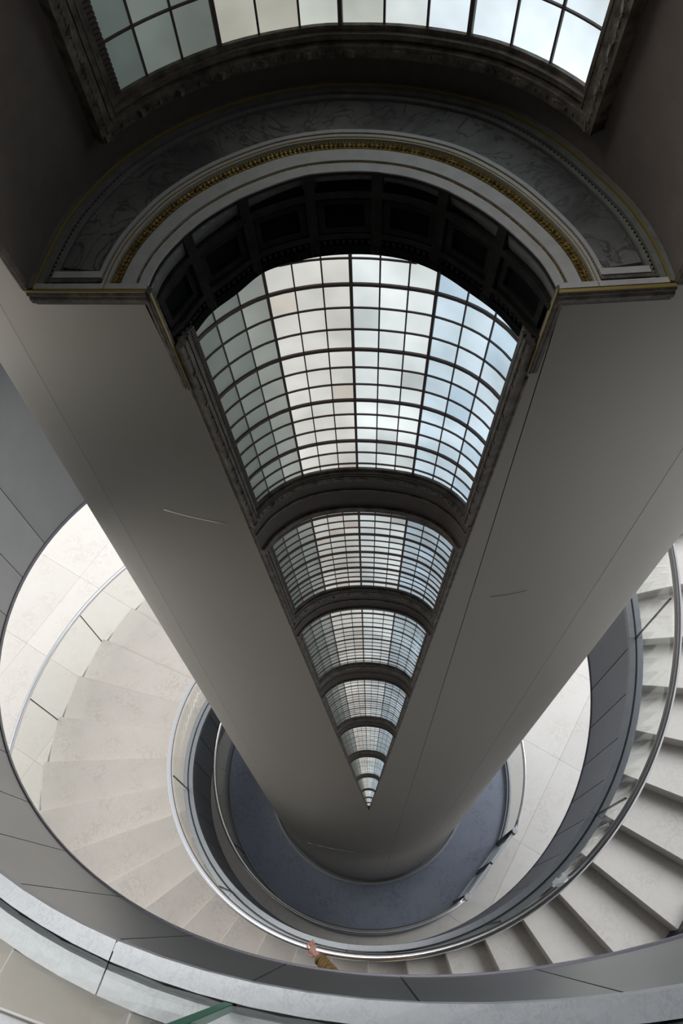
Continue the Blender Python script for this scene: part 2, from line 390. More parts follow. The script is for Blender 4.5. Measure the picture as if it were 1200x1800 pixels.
bo = empty('outer_glass_balustrade', (CX, CY, 0), label='curved glass balustrade with steel handrail on the outer edge of the spiral stair', category='balustrade')
RGO = RO + .018
def ogt(x): return min(tread_z(x), 10.36) + .96
ao = A0 - DA * 6
while ao < 12.0:
    b_ = ao + 2 * DA
    rel(gpanel('glass_panel', None, ao + .001, b_ - .001, 7, bo, lambda x: RGO - .006, lambda x: RGO + .006, None, lambda x: max(0, min(tread_z(x), 10.36) - .19), ogt))
    rel(gpanel('panel_joint', None, b_ - .0012, b_ + .0012, 2, bo, lambda x: RGO - .007, lambda x: RGO + .007, M['blackrubber'], lambda x: max(0, min(tread_z(x), 10.36) - .19), ogt))
    ao = b_
rel(tube('handrail', [cyl(RGO, x, min(tread_z(x), 10.36) + .975) for x in lin(A0 - DA * 6, 12.0, 260)], .027, M['chrome'], bo, 12))

# low dark kerb standing on the steps at the right
kb = empty('steel_kerb', tuple(cyl(3.1, 5.5, tz(5.5))), label='low dark steel kerb on the stone steps at the right edge, above the nearest stair side', category='kerb')
kinv = Matrix.Translation(-Vector(kb.location))
for nm, r0, r1, h0, mt in (('inner_face', 3.03, 3.075, .32, M['blackrubber']), ('pale_line', 3.077, 3.088, .325, M['channel']), ('top_plate', 3.09, 3.40, .31, M['platform'])):
    B = MB(); B.sweep([[cyl(r0, x, tz(x) - .2), cyl(r1, x, tz(x) - .2), cyl(r1, x, tz(x) + h0 - .2), cyl(r0, x, tz(x) + h0 - .2)] for x in lin(5.30, 5.66, 10)])
    o = B.obj(nm, mt, kb); o.matrix_parent_inverse = kinv
def hitc(p, R):
    d = ray(p); a = d.x ** 2 + d.y ** 2; b = -(d.x * CX + d.y * CY); cc = CX * CX + CY * CY - R * R
    return EYE + d * ((-b - math.sqrt(max(0, b * b - a * cc))) / a)
def ray(p):
    c = (p[0] - 600, p[1] - 900, F)
    return Vector([sum(MR[i][j] * c[j] for j in range(3)) for i in range(3)]).normalized()

# ================================================================ COLUMN WITH ITS VAULTED GLAZED RECESS
# The recess tapers down the front of the column; its two long edges run on the cylinder surface.
RC = 1.27754
T2 = (648.0, 1425.0)
DT = ray(T2)
def pol(p): return math.atan2(p[0] - T2[0], T2[1] - p[1]), math.hypot(p[0] - T2[0], p[1] - T2[1])
def unpol(f, r): return (T2[0] + r * math.sin(f), T2[1] - r * math.cos(f))
class Curve:   # radius as a smooth function of the angle about the tip
    def __init__(s, pts, k=1.0):
        q = sorted(pol(p) for p in pts); s.x = [a for a, _ in q]; s.y = [b * k for _, b in q]
        n = len(q); s.m = []
        for i in range(n):
            if i == 0: s.m.append((s.y[1] - s.y[0]) / (s.x[1] - s.x[0]))
            elif i == n - 1: s.m.append((s.y[-1] - s.y[-2]) / (s.x[-1] - s.x[-2]))
            else: s.m.append(((s.y[i + 1] - s.y[i]) / (s.x[i + 1] - s.x[i]) + (s.y[i] - s.y[i - 1]) / (s.x[i] - s.x[i - 1])) / 2)
    def __call__(s, f):
        x = s.x; i = 0
        while i < len(x) - 2 and f > x[i + 1]: i += 1
        h = x[i + 1] - x[i]; t = (f - x[i]) / h; t = min(1.15, max(-.15, t))
        return (2*t**3-3*t*t+1)*s.y[i] + (t**3-2*t*t+t)*h*s.m[i] + (-2*t**3+3*t*t)*s.y[i+1] + (t**3-t*t)*h*s.m[i+1]
PROF = Curve([(437,925),(455,900.5),(485,875),(525,853.5),(575,841),(628,837),(680,840),(731,849),(778,868),(812,895),(831,922)], 1 / .6135)
FL, FR = PROF.x[0], PROF.x[-1]
FY = Vector((0, 1, 0))
def sect(s):
    L = hitc(unpol(FL, PROF(FL) * s), RC); R = hitc(unpol(FR, PROF(FR) * s), RC)
    n = (R - L).cross(FY).normalized(); return L, R, n
_sc = {}
def V(f, s, h=0.0):
    s = max(s, .0015)
    key = round(s, 6)
    if key not in _sc: _sc[key] = sect(s)
    L, R, n = _sc[key]
    d = ray(unpol(f, PROF(f) * s)); t = ((L - EYE).dot(n)) / d.dot(n); P = EYE + d * t
    if h: P = P + NV(f, s) * h
    return P
_nc = {}
def NV(f, s):
    k = (round(f, 4), round(s, 5))
    if k not in _nc:
        e = .004; ff = min(max(f, FL + e), FR - e)
        a = V(ff + e, s) - V(ff - e, s); b = V(ff, s * 1.01) - V(ff, s * .99)
        n = a.cross(b).normalized()
        if n.dot(EYE - V(ff, s)) < 0: n = -n
        _nc[k] = n
    return _nc[k]
S1 = 1.12
L1 = hitc((258, 512), RC); R1 = hitc((980, 512), RC); PN = (R1 - L1).cross(FY).normalized()
def onpl(p, dz=0.0):
    d = ray(p); P = EYE + d * ((L1 - EYE).dot(PN) / d.dot(PN)); return P + Vector((0, 0, dz))
C0P = [(50,512),(88,430),(125,370),(200,290),(300,225),(425,175),(548,150),(625,147),(720,152),(840,175),(925,210),(1000,258),(1070,320),(1120,373),(1160,435),(1187,500)]
C1P = [(258,512),(274,475),(300,440),(345,398),(390,368),(435,345),(500,320),(550,308),(612,303),(665,305),(725,315),(790,339),(860,380),(920,430),(955,468),(980,512)]
C2P = [(302,620),(331,600),(369,553),(414,519),(462,481),(512,464),(562,453),(616,449),(669,451),(722,461),(774,482),(825,515),(875,552),(912,592),(943,620)]
C0 = Curve(C0P); C1 = Curve(C1P); C2 = Curve(C2P)
def resample(P, n):
    P = [Vector((x, y)) for x, y in P]
    # smooth (Catmull-Rom) then equal steps
    Q = []
    for i in range(len(P) - 1):
        a = P[max(i - 1, 0)]; b = P[i]; c = P[i + 1]; d = P[min(i + 2, len(P) - 1)]
        for k in range(12):
            t = k / 12; Q.append(.5 * ((2 * b) + (c - a) * t + (2 * a - 5 * b + 4 * c - d) * t * t + (3 * b - a - 3 * c + d) * t ** 3))
    Q.append(P[-1])
    S = [0]
    for i in range(1, len(Q)): S.append(S[-1] + (Q[i] - Q[i - 1]).length)
    out = []; j = 0
    for k in range(n):
        t = S[-1] * k / (n - 1)
        while j < len(S) - 2 and S[j + 1] < t: j += 1
        u = (t - S[j]) / (S[j + 1] - S[j]); v = Q[j].lerp(Q[j + 1], min(1, u)); out.append((v.x, v.y))
    return out
NA = 97
P0 = [onpl(p) for p in resample(C0P, NA)]; P1 = [onpl(p) for p in resample(C1P, NA)]
def c2pt(p):
    f, r = pol(p); f = min(max(f, FL), FR); return V(f, r / PROF(f))
P2 = [c2pt(p) for p in resample(C2P, NA)]
P2[0] = V(FL, pol((302, 620))[1] / PROF(FL)); P2[-1] = V(FR, pol((943, 620))[1] / PROF(FR))
L0, R0 = P0[0], P0[-1]

def th(P): return math.atan2(P.y - CY, P.x - CX) % TWO
def rad(P): return math.hypot(P.x - CX, P.y - CY)
column = empty('grey_column', (CX, CY, 0), label='huge smooth grey metal column rising from the lift platform, with a vaulted glazed recess down its front', category='column')
seams = [th(hitc((170, 840), RC)), th(hitc((873, 900), RC)), th(hitc((1060, 1006), RC))]
rows = []
for z in lin(0.03, V(0, .0015).z - .01, 14): rows.append((None, z, z, RC, RC))
sv = [.0015, .006, .015, .03, .05, .08, .12, .17, .22, .28, .34, .4, .46, .52, .58, .64, .7, .76, .82, .88, .94, 1.0, 1.06, S1]
for s in sv:
    L = hitc(unpol(FL, PROF(FL) * s), RC); R = hitc(unpol(FR, PROF(FR) * s), RC)
    rows.append((1, L, R, RC, RC))
tip = V(0, .0015); ttip = th(tip)
clampz = True
def panel_pts(ta, tb, rlist, inset=0.0, n=14):
    g = []
    for (kind, a, b, ra, rb) in rlist:
        if kind is None: tR, tL, zR, zL = ttip, ttip + TWO, a, a
        else:
            tR = th(b); tL = th(a) + TWO; zR, zL = b.z, a.z; ra, rb = rad(a), rad(b)
            if tR < 3: tR += TWO; tL += TWO
        row = []
        x0 = max(ta, tR); x1 = min(tb, tL)
        for i in range(n):
            x = x0 + (x1 - x0) * i / (n - 1); u = (x - tR) / (tL - tR)
            r = (rb + (ra - rb) * u) if kind else RC
            zz = zR + (zL - zR) * u; p_ = cyl(r - inset, x, zz)
            if clampz and p_[1] < CY - .3: zz = min(zz, L1.z + (p_[0] - L1.x) * (R1.z - L1.z) / (R1.x - L1.x) - (.0 if i in (0, n - 1) else .006)); p_ = cyl(r - inset, x, zz)
            row.append(p_)
        g.append((row, x1 - x0))
    return g
def sheet(name, ta, tb, rlist, m, inset=0.0, n=14):
    g = panel_pts(ta, tb, rlist, inset, n); B = MB(); Vv = []; Fc = []
    for r, _ in g: Vv += r
    for i in range(len(g) - 1):
        if g[i][1] <= 0 and g[i + 1][1] <= 0: continue
        for j in range(n - 1): Fc.append((i * n + j, i * n + j + 1, (i + 1) * n + j + 1, (i + 1) * n + j))
    B.add(Vv, Fc); o = B.obj(name, m, column); rel(o); fair(o); return o
sa, sb, sc_ = seams[0], seams[1], seams[2]
if sb < ttip: sb += TWO
# going round counter-clockwise from the right rail: right strip, right side, back, left side
G = .0013
zr_ = 3.3
def cut(lo, hi): return [r for r in rows]
cuts = [ttip, sb, sc_, sc_ + 1.25, sa + TWO - 1.2, sa + TWO, ttip + TWO]
rows_hi = [r for r in rows]
for q in range(len(cuts) - 1):
    n = 26 if q in (2, 3) else 16
    lowr = [r for r in rows if r[0] is None and r[1] < zr_]; lowr = lowr + [(None, zr_ - .003, zr_ - .003, RC, RC)]
    highr = [(None, zr_ + .003, zr_ + .003, RC, RC)] + [r for r in rows if r[0] is not None or r[1] > zr_ + .05]
    sheet('cladding_sheet', cuts[q] + (G / 2 if q else 0), cuts[q + 1] - (G / 2 if q < len(cuts) - 2 else 0), lowr, M['column'], 0, n)
    sheet('cladding_sheet', cuts[q] + (G / 2 if q else 0), cuts[q + 1] - (G / 2 if q < len(cuts) - 2 else 0), highr, M['column'], 0, n)
core = sheet('dark_core', ttip, ttip + TWO, rows[:-1], M['dark'], .006, 60); core.name = 'inner_core'
clampz = False
# column above the archivolt, following the arch feet upwards
TT = lin(0, .75, 9)
up = [(1, L0 - DT * t, R0 - DT * t, 0, 0) for t in TT]
sheet('cladding_sheet', ttip, ttip + TWO, up, M['column'], 0, 80)

# faint polished scratches on the cladding
for nm, (x0, y0, xm, ym, x1, y1) in (('scratch_mark', (288, 896, 340, 912, 397, 921)), ('scratch_mark', (862, 1049, 895, 1047, 926, 1038)), ('scratch_mark', (490, 1464, 560, 1492, 640, 1500))):
    pts = [hitc(((1 - t) ** 2 * x0 + 2 * t * (1 - t) * xm + t * t * x1, (1 - t) ** 2 * y0 + 2 * t * (1 - t) * ym + t * t * y1), RC + .0008) for t in lin(0, 1, 9)]
    o = tube(nm, pts, .0006 if y0 < 1200 else .0015, M['scratch'], column, 5); rel(o)

# ---- recess lining
rec = empty('vaulted_recess', tuple(V(0, .9)), label='dark plaster vault lining the tapering recess in the front of the column', category='vault')
rinv = Matrix.Translation(-rec.location)
def rl(o): o.matrix_parent_inverse = rinv; return o
def vgrid(B, f0, f1, s0, s1, nf, ns, h=0.0, smax=None):
    Vv = []
    for i in range(ns):
        for j in range(nf):
            f = f0 + (f1 - f0) * j / (nf - 1); s = s0 + (s1 - s0) * i / (ns - 1)
            if smax: s = min(s, smax(f))
            Vv.append(V(f, s, h))
    B.add(Vv, [(i * nf + j, i * nf + j + 1, (i + 1) * nf + j + 1, (i + 1) * nf + j) for i in range(ns - 1) for j in range(nf - 1)])
def sC2(f):
    p = unpol(f, C2(f)); return C2(f) / PROF(f)
B = MB(); 
for i in range(len(sv) - 3): vgrid(B, FL, FR, sv[i], sv[i + 1], 41, 2, -.004)
vgrid(B, FL, FR, 1.0, 1.12, 41, 6, -.004, smax=lambda f: sC2(f) - .002)
vo = rl(B.obj('vault_surface', M['plaster'], rec, True))

# ---- raised strip along the vault: outline in (h, across) swept along a path of (f, s)
def strip_s(B, f0, f1, s0, s1, h, ns=14, smax=None, hb=-.003):       # a bar running down the vault
    loops = []
    for i in range(ns):
        s = s0 * (s1 / s0) ** (i / (ns - 1))
        w = 1
        sa_ = min(s, smax(f0)) if smax else s
        loops.append([V(f0, sa_, hb), V(f0, sa_, h), V(f1, sa_, h), V(f1, sa_, hb)])
    B.sweep(loops)
def strip_f(B, s0, s1, f0, f1, h, nf=25, hb=-.003, smax=None):       # a bar following the arch
    loops = []
    for j in range(nf):
        f = f0 + (f1 - f0) * j / (nf - 1)
        a, b = s0, s1
        if smax:
            m = smax(f)
            if a > m and b > m: 
                if loops and len(loops) > 1: B.sweep(loops)
                loops = []; continue
            a, b = min(a, m), min(b, m)
        loops.append([V(f, a, hb), V(f, a, h), V(f, b, h), V(f, b, hb)])
    if len(loops) > 1: B.sweep(loops)
rd = math.radians
NOD = [rd(-20.6), rd(-11.15), rd(-1.9), rd(7.5), rd(17.9)]
def cells(nod):
    r = []
    for i in range(4): r += [nod[i] + (nod[i + 1] - nod[i]) * k / 3 for k in range(3)]
    return r + [nod[-1]]
MU = cells(NOD)
D0 = PROF(rd(-1.9))   # apex distance at s = 1
def tone(c):   # sky glow, dull left and clear right, is put into the pane colours
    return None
TONES = ['a', 'a3', 'b', 'd', 'd', 'd', 'e', 'e', 'e', 'f', 'f', 'f']  # brightness of the sky across the arch, painted into the panes by column
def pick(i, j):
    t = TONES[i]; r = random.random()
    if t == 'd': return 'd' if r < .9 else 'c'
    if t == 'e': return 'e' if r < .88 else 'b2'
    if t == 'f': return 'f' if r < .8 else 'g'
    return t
def skylight(name, dtop, dbot, lab, first, rowd, heavy, near, dfr, dim=''):
    sk = empty(name, tuple(V(0, (dbot + dtop) / 2 / D0)), label=lab, category='skylight')
    inv = Matrix.Translation(-sk.location)
    def P(o): o.matrix_parent_inverse = inv; return o
    s0, s1 = dbot / D0, dtop / D0
    sm = (lambda f: sC2(f) + .004) if near else None
    k = s0 / .63   # size of the small members follows the taper
    # rows
    inv_d = 1 / dbot; rws = [s0]; hv = []
    x = first; n = 0
    while True:
        d = 1 / x
        if d >= dtop * .995: break
        if d > dbot * 1.004: rws.append(d / D0); hv.append(((heavy - n) % 3) == 0)
        x -= rowd; n += 1
        if x <= 0: break
    rws.append(s1)
    # panes
    hp = .0005 * k
    if len(rws) * 12 <= 330 and near is not None and k > .5:
        for i in range(12):
            for j in range(len(rws) - 1):
                a, b = rws[j], rws[j + 1]
                fm = (MU[i] + MU[i + 1]) / 2
                if sm and a >= max(sm(MU[i]), sm(MU[i + 1]), sm(fm)): continue
                nf = 4; Vv = []
                for h in (hp, -.001):
                    for sx in (a, b):
                        for q in range(nf):
                            f = MU[i] + (MU[i + 1] - MU[i]) * q / (nf - 1)
                            Vv.append(V(f, min(sx, sm(f)) if sm else sx, h))
                Fc = [(q, q + 1, nf + q + 1, nf + q) for q in range(nf - 1)] + [(2 * nf + q, 3 * nf + q, 3 * nf + q + 1, 2 * nf + q + 1) for q in range(nf - 1)]
                Fc += [(0, nf, 3 * nf, 2 * nf), (nf - 1, 3 * nf - 1, 4 * nf - 1, 2 * nf - 1)] 
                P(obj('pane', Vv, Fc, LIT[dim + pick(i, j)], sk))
    else:
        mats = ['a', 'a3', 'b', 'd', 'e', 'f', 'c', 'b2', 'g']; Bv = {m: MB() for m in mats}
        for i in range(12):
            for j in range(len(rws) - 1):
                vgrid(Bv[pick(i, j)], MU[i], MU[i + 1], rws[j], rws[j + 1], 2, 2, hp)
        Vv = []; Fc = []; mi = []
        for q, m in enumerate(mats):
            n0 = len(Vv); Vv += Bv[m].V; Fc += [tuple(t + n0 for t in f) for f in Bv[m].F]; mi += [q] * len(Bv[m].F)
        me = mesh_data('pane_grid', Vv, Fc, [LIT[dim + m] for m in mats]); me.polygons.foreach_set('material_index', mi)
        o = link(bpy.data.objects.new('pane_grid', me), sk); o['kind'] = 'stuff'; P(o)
    # glazing bars
    bw = .0016 if near is not None else .0026
    for i in range(1, 12):
        hvy = i % 3 == 0; wd = (.0030 if hvy else .0014) * (1 if k > .8 else 1.15)
        B = MB(); strip_s(B, MU[i] - wd, MU[i] + wd, s0, s1, .005 * k if hvy else .0032 * k, 16 if k > .5 else 5, sm)
        P(B.obj('mullion', M['bar'], sk))
    for j in range(1, len(rws) - 1):
        hvy = hv[j - 1]; wd = rws[j] * (.0027 if hvy else .0014) * (1 if k > .8 else 1.15)
        B = MB(); strip_f(B, rws[j] - wd, rws[j] + wd, MU[0], MU[-1], .005 * k if hvy else .0032 * k, 25 if k > .3 else 13, smax=sm)
        if B.V: P(B.obj('transom', M['bar'], sk))
    # carved frame: long sides then the lower arch
    wL = MU[0] - FL; wR = FR - MU[-1]
    top = min(s1, 1.0)
    for side, (fa, fb) in enumerate(((MU[0], FL), (MU[-1], FR))):
        w_ = fb - fa; B = MB()
        for u0, u1, hh in ((0, .22, .006), (.22, .34, .012), (.34, .52, .008), (.52, .98, .016)):
            strip_s(B, fa + w_ * u0, fa + w_ * u1, dfr / D0, top, hh * k, 14 if k > .3 else 4)
        o = P(B.obj('side_moulding', M['moulding'], sk))
        if k > .5:
            B = MB(); strip_s(B, fa + w_ * .34, fa + w_ * .40, dfr / D0, top, .0135 * k, 14); strip_s(B, fa + w_ * .72, fa + w_ * .76, dfr / D0, top, .018 * k, 14)
            P(B.obj('pale_edge', M['mould_light'], sk))
            # acanthus knots along the outer roll
            B = MB(); nk = 14 if k > .8 else 12
            for q in range(nk * 3):
                s = dfr / D0 * (top / (dfr / D0)) ** ((q + .5) / (nk * 3))
                f = fa + w_ * .76; c = V(f, s, .012 * k); r = .0042 * k * (1.5 if q % 3 == 0 else 1)
                B.box(c, (r * 1.6, r * 1.4, r * 2.2), Matrix.Rotation(.6 * (q % 2) - .3, 3, 'Z') @ Matrix.Rotation(.5, 3, 'X'))
            o = P(B.obj('carved_leaves', M['moulding'], sk)); o['kind'] = 'stuff'
    # dentils beside the left edge of the glass
    if k > .5:
        B = MB(); nd = 90 if k > .8 else 60
        for q in range(nd):
            u = (q + .5) / nd; s = s0 * (top / s0) ** u
            loops = []
            for e in (-.33, .33):
                sq = s0 * (top / s0) ** ((q + .5 + e) / nd)
                loops.append([V(MU[0] - .001, sq, .002), V(MU[0] - .001, sq, .0075 * k), V(MU[0] + .0085, sq, .0075 * k), V(MU[0] + .0085, sq, .002)])
            B.sweep(loops)
        o = P(B.obj('dentils', M['bar'], sk)); o['kind'] = 'stuff'
    B = MB(); w_ = dbot - dfr
    for u0, u1, hh in ((0, .2, .006), (.2, .34, .012), (.34, .5, .008), (.5, 1, .015)):
        strip_f(B, (dbot - w_ * u0) / D0, (dbot - w_ * u1) / D0, FL + wL * .02, FR - wR * .02, hh * k, 41 if k > .3 else 17)
    P(B.obj('arch_moulding', M['moulding'], sk))
    B = MB(); strip_f(B, (dbot - w_ * .34) / D0, (dbot - w_ * .42) / D0, FL + wL * .5, FR - wR * .5, .014 * k, 41 if k > .3 else 17); P(B.obj('pale_edge', M['mould_light'], sk))
    if k > .5:
        B = MB(); nk = 40
        for q in range(nk):
            f = FL + (FR - FL) * (q + .5) / nk; c = V(f, (dbot - w_ * .75) / D0, .012 * k); r = .0045 * k * (1.6 if q % 4 == 0 else 1)
            B.box(c, (r * 2.4, r * 1.4, r * 1.4), Matrix.Rotation(.5 * (q % 2) - .25, 3, 'Z'))
        o = P(B.obj('carved_leaves', M['moulding'], sk)); o['kind'] = 'stuff'
    return sk
RD = .0000505
bays = [
 (1010, 605, 588, .001078 + 11 * RD, RD, 2, True, 'large arched skylight of milky panes directly below the coffered arch'),
 (537, 397, 382, .0025195, .0000468, 1, False, 'second arched skylight down the recess, below the dark rib under the largest one'),
 (360, 262, 251, .00379, .0000705, 1, None, 'third arched skylight down the recess, about the size of a quarter of the largest'),
 (233, 167, 159.5, .00595, .00011, 1, None, 'fourth arched skylight down the tapering recess'),
 (149.5, 107, 102, .00930, .00017, 1, None, 'fifth arched skylight down the tapering recess'),
 (95, 66, 63, .0150, .00034, 1, None, 'sixth small arched skylight, above the three tiniest near the tip'),
 (59, 40, 38, .0245, .0007, 1, None, 'seventh tiny arched skylight close to the tip of the recess'),
 (36, 25, 23.8, .0392, .0013, 1, None, 'eighth tiny arched skylight close to the tip of the recess'),
 (22.5, 15.5, 14.6, .063, .0026, 1, None, 'ninth minute arched skylight just above the tip of the recess'),
 (13.5, 9, 8.5, .105, .006, 1, None, 'lowest minute arched skylight at the very tip of the recess')]
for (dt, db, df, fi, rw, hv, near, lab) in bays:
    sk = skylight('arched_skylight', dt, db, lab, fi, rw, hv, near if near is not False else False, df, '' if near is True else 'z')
    sk['group'] = 'arched skylights down the column recess'
# ribs between the bays
for q in range(len(bays) - 1):
    a, b = bays[q][2], bays[q + 1][0]; k = a / D0 / .63; B = MB()
    d_ = a - b
    strip_f(B, (a - d_ * .04) / D0, (b + d_ * .01) / D0, FL, FR, .010 * k, 41 if k > .3 else 17)
    rl(B.obj('arch_rib', M['plaster'], rec))
    B = MB()
    strip_f(B, (a - d_ * .30) / D0, (a - d_ * .35) / D0, FL, FR, .014 * k, 41 if k > .3 else 17)
    strip_f(B, (b + d_ * .12) / D0, (b - d_ * .02) / D0, FL, FR, .018 * k, 41 if k > .3 else 17)
    rl(B.obj('rib_edge', M['moulding'], rec))

# ---- coffered soffit of the arch
ar = empty('coffered_arch', tuple(P2[NA // 2]), label='black coffered arch band between the grey marble archivolt and the largest skylight', category='arch')
ainv = Matrix.Translation(-ar.location)
def al(o): o.matrix_parent_inverse = ainv; return o
def soff(u, v, h=0.0):   # u along the arch 0..1, v from the front edge (0) to the back edge (1)
    x = u * (NA - 1); i = min(int(x), NA - 2); t = x - i
    A = P1[i].lerp(P1[i + 1], t); Bq = P2[i].lerp(P2[i + 1], t); P = A.lerp(Bq, v)
    if h:
        i2 = min(i + 1, NA - 2); tan = (P1[i2 + 1] - P1[i2 - 1] if i2 > 0 else P1[1] - P1[0]); n = tan.cross(Bq - A).normalized()
        if n.dot(EYE - P) < 0: n = -n
        P = P + n * h
    return P
def sgrid(B, u0, u1, v0, v1, h, nu=8, nv=2, sides=True, hb=-.012):
    loops = []
    for i in range(nu):
        u = u0 + (u1 - u0) * i / (nu - 1)
        loops.append([soff(u, v0, hb), soff(u, v0, h), soff(u, v1, h), soff(u, v1, hb)])
    B.sweep(loops)
B = MB(); Vv = [soff(i / 96, v, -.014) for i in range(97) for v in (0, .5, 1)]
B.add(Vv, [(i * 3 + j, i * 3 + j + 1, (i + 1) * 3 + j + 1, (i + 1) * 3 + j) for i in range(96) for j in range(2)])
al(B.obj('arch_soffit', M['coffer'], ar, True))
UC = [0.0, .125, .27, .405, .54, .675, .81, .935, 1.0]   # rib lines
UC = [.012, .138, .272, .412, .552, .692, .832, .985]
for u in UC[1:-1]:
    B = MB(); sgrid(B, u - .011, u + .011, 0.0, .985, .003, 4); al(B.obj('cross_rib', M['rib'], ar))
for v0, v1 in ((.0, .035), (.22, .30), (.73, .79), (.88, .985)):
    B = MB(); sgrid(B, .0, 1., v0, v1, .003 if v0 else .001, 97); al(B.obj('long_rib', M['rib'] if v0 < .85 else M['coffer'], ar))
for q in range(len(UC) - 1):
    a, b = UC[q] + .013, UC[q + 1] - .013
    B = MB()
    va, vb = .315, .715; du = .014; dv = .065
    for (x0, x1, y0, y1) in ((a, b, va, va + dv), (a, b, vb - dv, vb), (a, a + du, va, vb), (b - du, b, va, vb)):
        sgrid(B, x0, x1, y0, y1, -.004, 8)
    al(B.obj('coffer_frame', M['rib'], ar))
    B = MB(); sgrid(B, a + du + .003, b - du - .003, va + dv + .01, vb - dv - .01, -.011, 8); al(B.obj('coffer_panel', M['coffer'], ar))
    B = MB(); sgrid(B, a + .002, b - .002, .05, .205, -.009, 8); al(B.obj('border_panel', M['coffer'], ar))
B = MB()
for q in range(70):
    u = (q + .5) / 70; B.box(soff(u, .835, .001), (.0045, .0045, .006))
o = al(B.obj('bead_row', M['rib'], ar)); o['kind'] = 'stuff'

# ---- archivolt: flat ring of marble, mouldings and gilding
av = empty('marble_archivolt', tuple(P0[NA // 2]), label='flat grey veined marble arch ring with gilt mouldings around the coffered arch', category='arch')
vinv = Matrix.Translation(-av.location)
def vl(o): o.matrix_parent_inverse = vinv; return o
def ring(u, w, h=0.0):   # u along, w from outer (0) to inner (1)
    x = u * (NA - 1); i = min(int(x), NA - 2); t = x - i
    P = P0[i].lerp(P0[i + 1], t).lerp(P1[i].lerp(P1[i + 1], t), w); return P + PNU * h
PNU = PN if PN.z > 0 else -PN
LEN0 = sum((P0[i + 1] - P0[i]).length for i in range(NA - 1)); LEN1 = sum((P1[i + 1] - P1[i]).length for i in range(NA - 1))
def foot(w0, w1, d0, d1, h, m, left):
    B = MB(); lp = []
    for w in lin(w0, w1, 9):
        ln = LEN0 * (1 - w) + LEN1 * w; q = []
        for d in (d0, d1):
            u = d / ln if left else 1 - d / ln
            q.append((u, d))
        lp.append([ring(q[0][0], w, -.012), ring(q[0][0], w, h), ring(q[1][0], w, h), ring(q[1][0], w, -.012)])
    B.sweep(lp); vl(B.obj('foot_border', m, av))
def rstrip(name, w0, w1, h, m, u0=0.0, u1=1.0, n=97, hb=-.012, **k):
    B = MB(); B.sweep([[ring(u, w0, hb), ring(u, w0, h), ring(u, w1, h), ring(u, w1, hb)] for u in lin(u0, u1, n)])
    return vl(B.obj(name, m, av, **k))
rstrip('backing_slab', 0.0, 1.0, -.006, M['arch_dark'], hb=-.03)
rstrip('outer_moulding', .0, .045, .008, M['arch_dark'])
rstrip('gilt_line', .050, .055, .0090, M['gold_line'])
rstrip('dark_band', .06, .115, .004, M['arch_dark'])
rstrip('dark_band', .15, .185, .003, M['arch_dark'])
rstrip('dark_groove', .115, .15, -.003, M['coffer'])
rstrip('marble_band', .20, .545, -.001, M['marble'], .035, .965)
rstrip('grey_border', .55, .585, .003, M['arch_grey'], .03, .97)
rstrip('dotted_groove', .59, .605, .000, M['moulding'])
rstrip('grey_band', .61, .66, .004, M['arch_grey'])
rstrip('gilt_line', .64, .648, .0055, M['gold_line'])
rstrip('gold_groove', .66, .77, -.003, M['moulding'])
rstrip('grey_band', .77, .885, .003, M['arch_grey'])
rstrip('bead_groove', .885, .915, -.001, M['moulding'])
rstrip('inner_band', .915, 1.0, .003, M['arch_grey'])
for left in (True, False):
    foot(.0, 1., .0, .010, .0055, M['arch_grey'], left)
    foot(.12, .60, .014, .020, .0045, M['moulding'], left)
    foot(.17, .585, .022, .034, .005, M['arch_grey'], left)
def beads(name, w, n, r, h, m, wr=1.0):
    B = MB()
    for q in range(n):
        u = (q + .5) / n; c = ring(u, w, h); c2 = ring(min(1, u + .002), w, h); t = (c2 - c)
        ang = math.atan2(t.y, t.x)
        rot = Matrix.Rotation(ang, 3, 'Z')
        pts = [Vector((r, 0, 0)), Vector((0, r * wr, 0)), Vector((-r, 0, 0)), Vector((0, -r * wr, 0)), Vector((0, 0, r * .9))]
        B.add([c + rot @ p for p in pts], [(0, 1, 4), (1, 2, 4), (2, 3, 4), (3, 0, 4)])
    return vl(B.obj(name, m, av, kind='stuff'))
beads('bead_row', .132, 170, .0030, -.002, M['bead'])
beads('dot_row', .597, 200, .0015, .001, M['bead'])
beads('gilt_eggs', .700, 130, .0048, -.001, M['gold'], .8)
beads('gilt_darts', .735, 130, .0040, -.001, M['gold'], .8)
beads('gilt_leaves', .682, 190, .0024, .001, M['gold_line'], .8)
beads('gilt_beads', .752, 230, .0020, .001, M['gold_line'], .8)
beads('gilt_beads', .900, 240, .0021, .0, M['gold'])

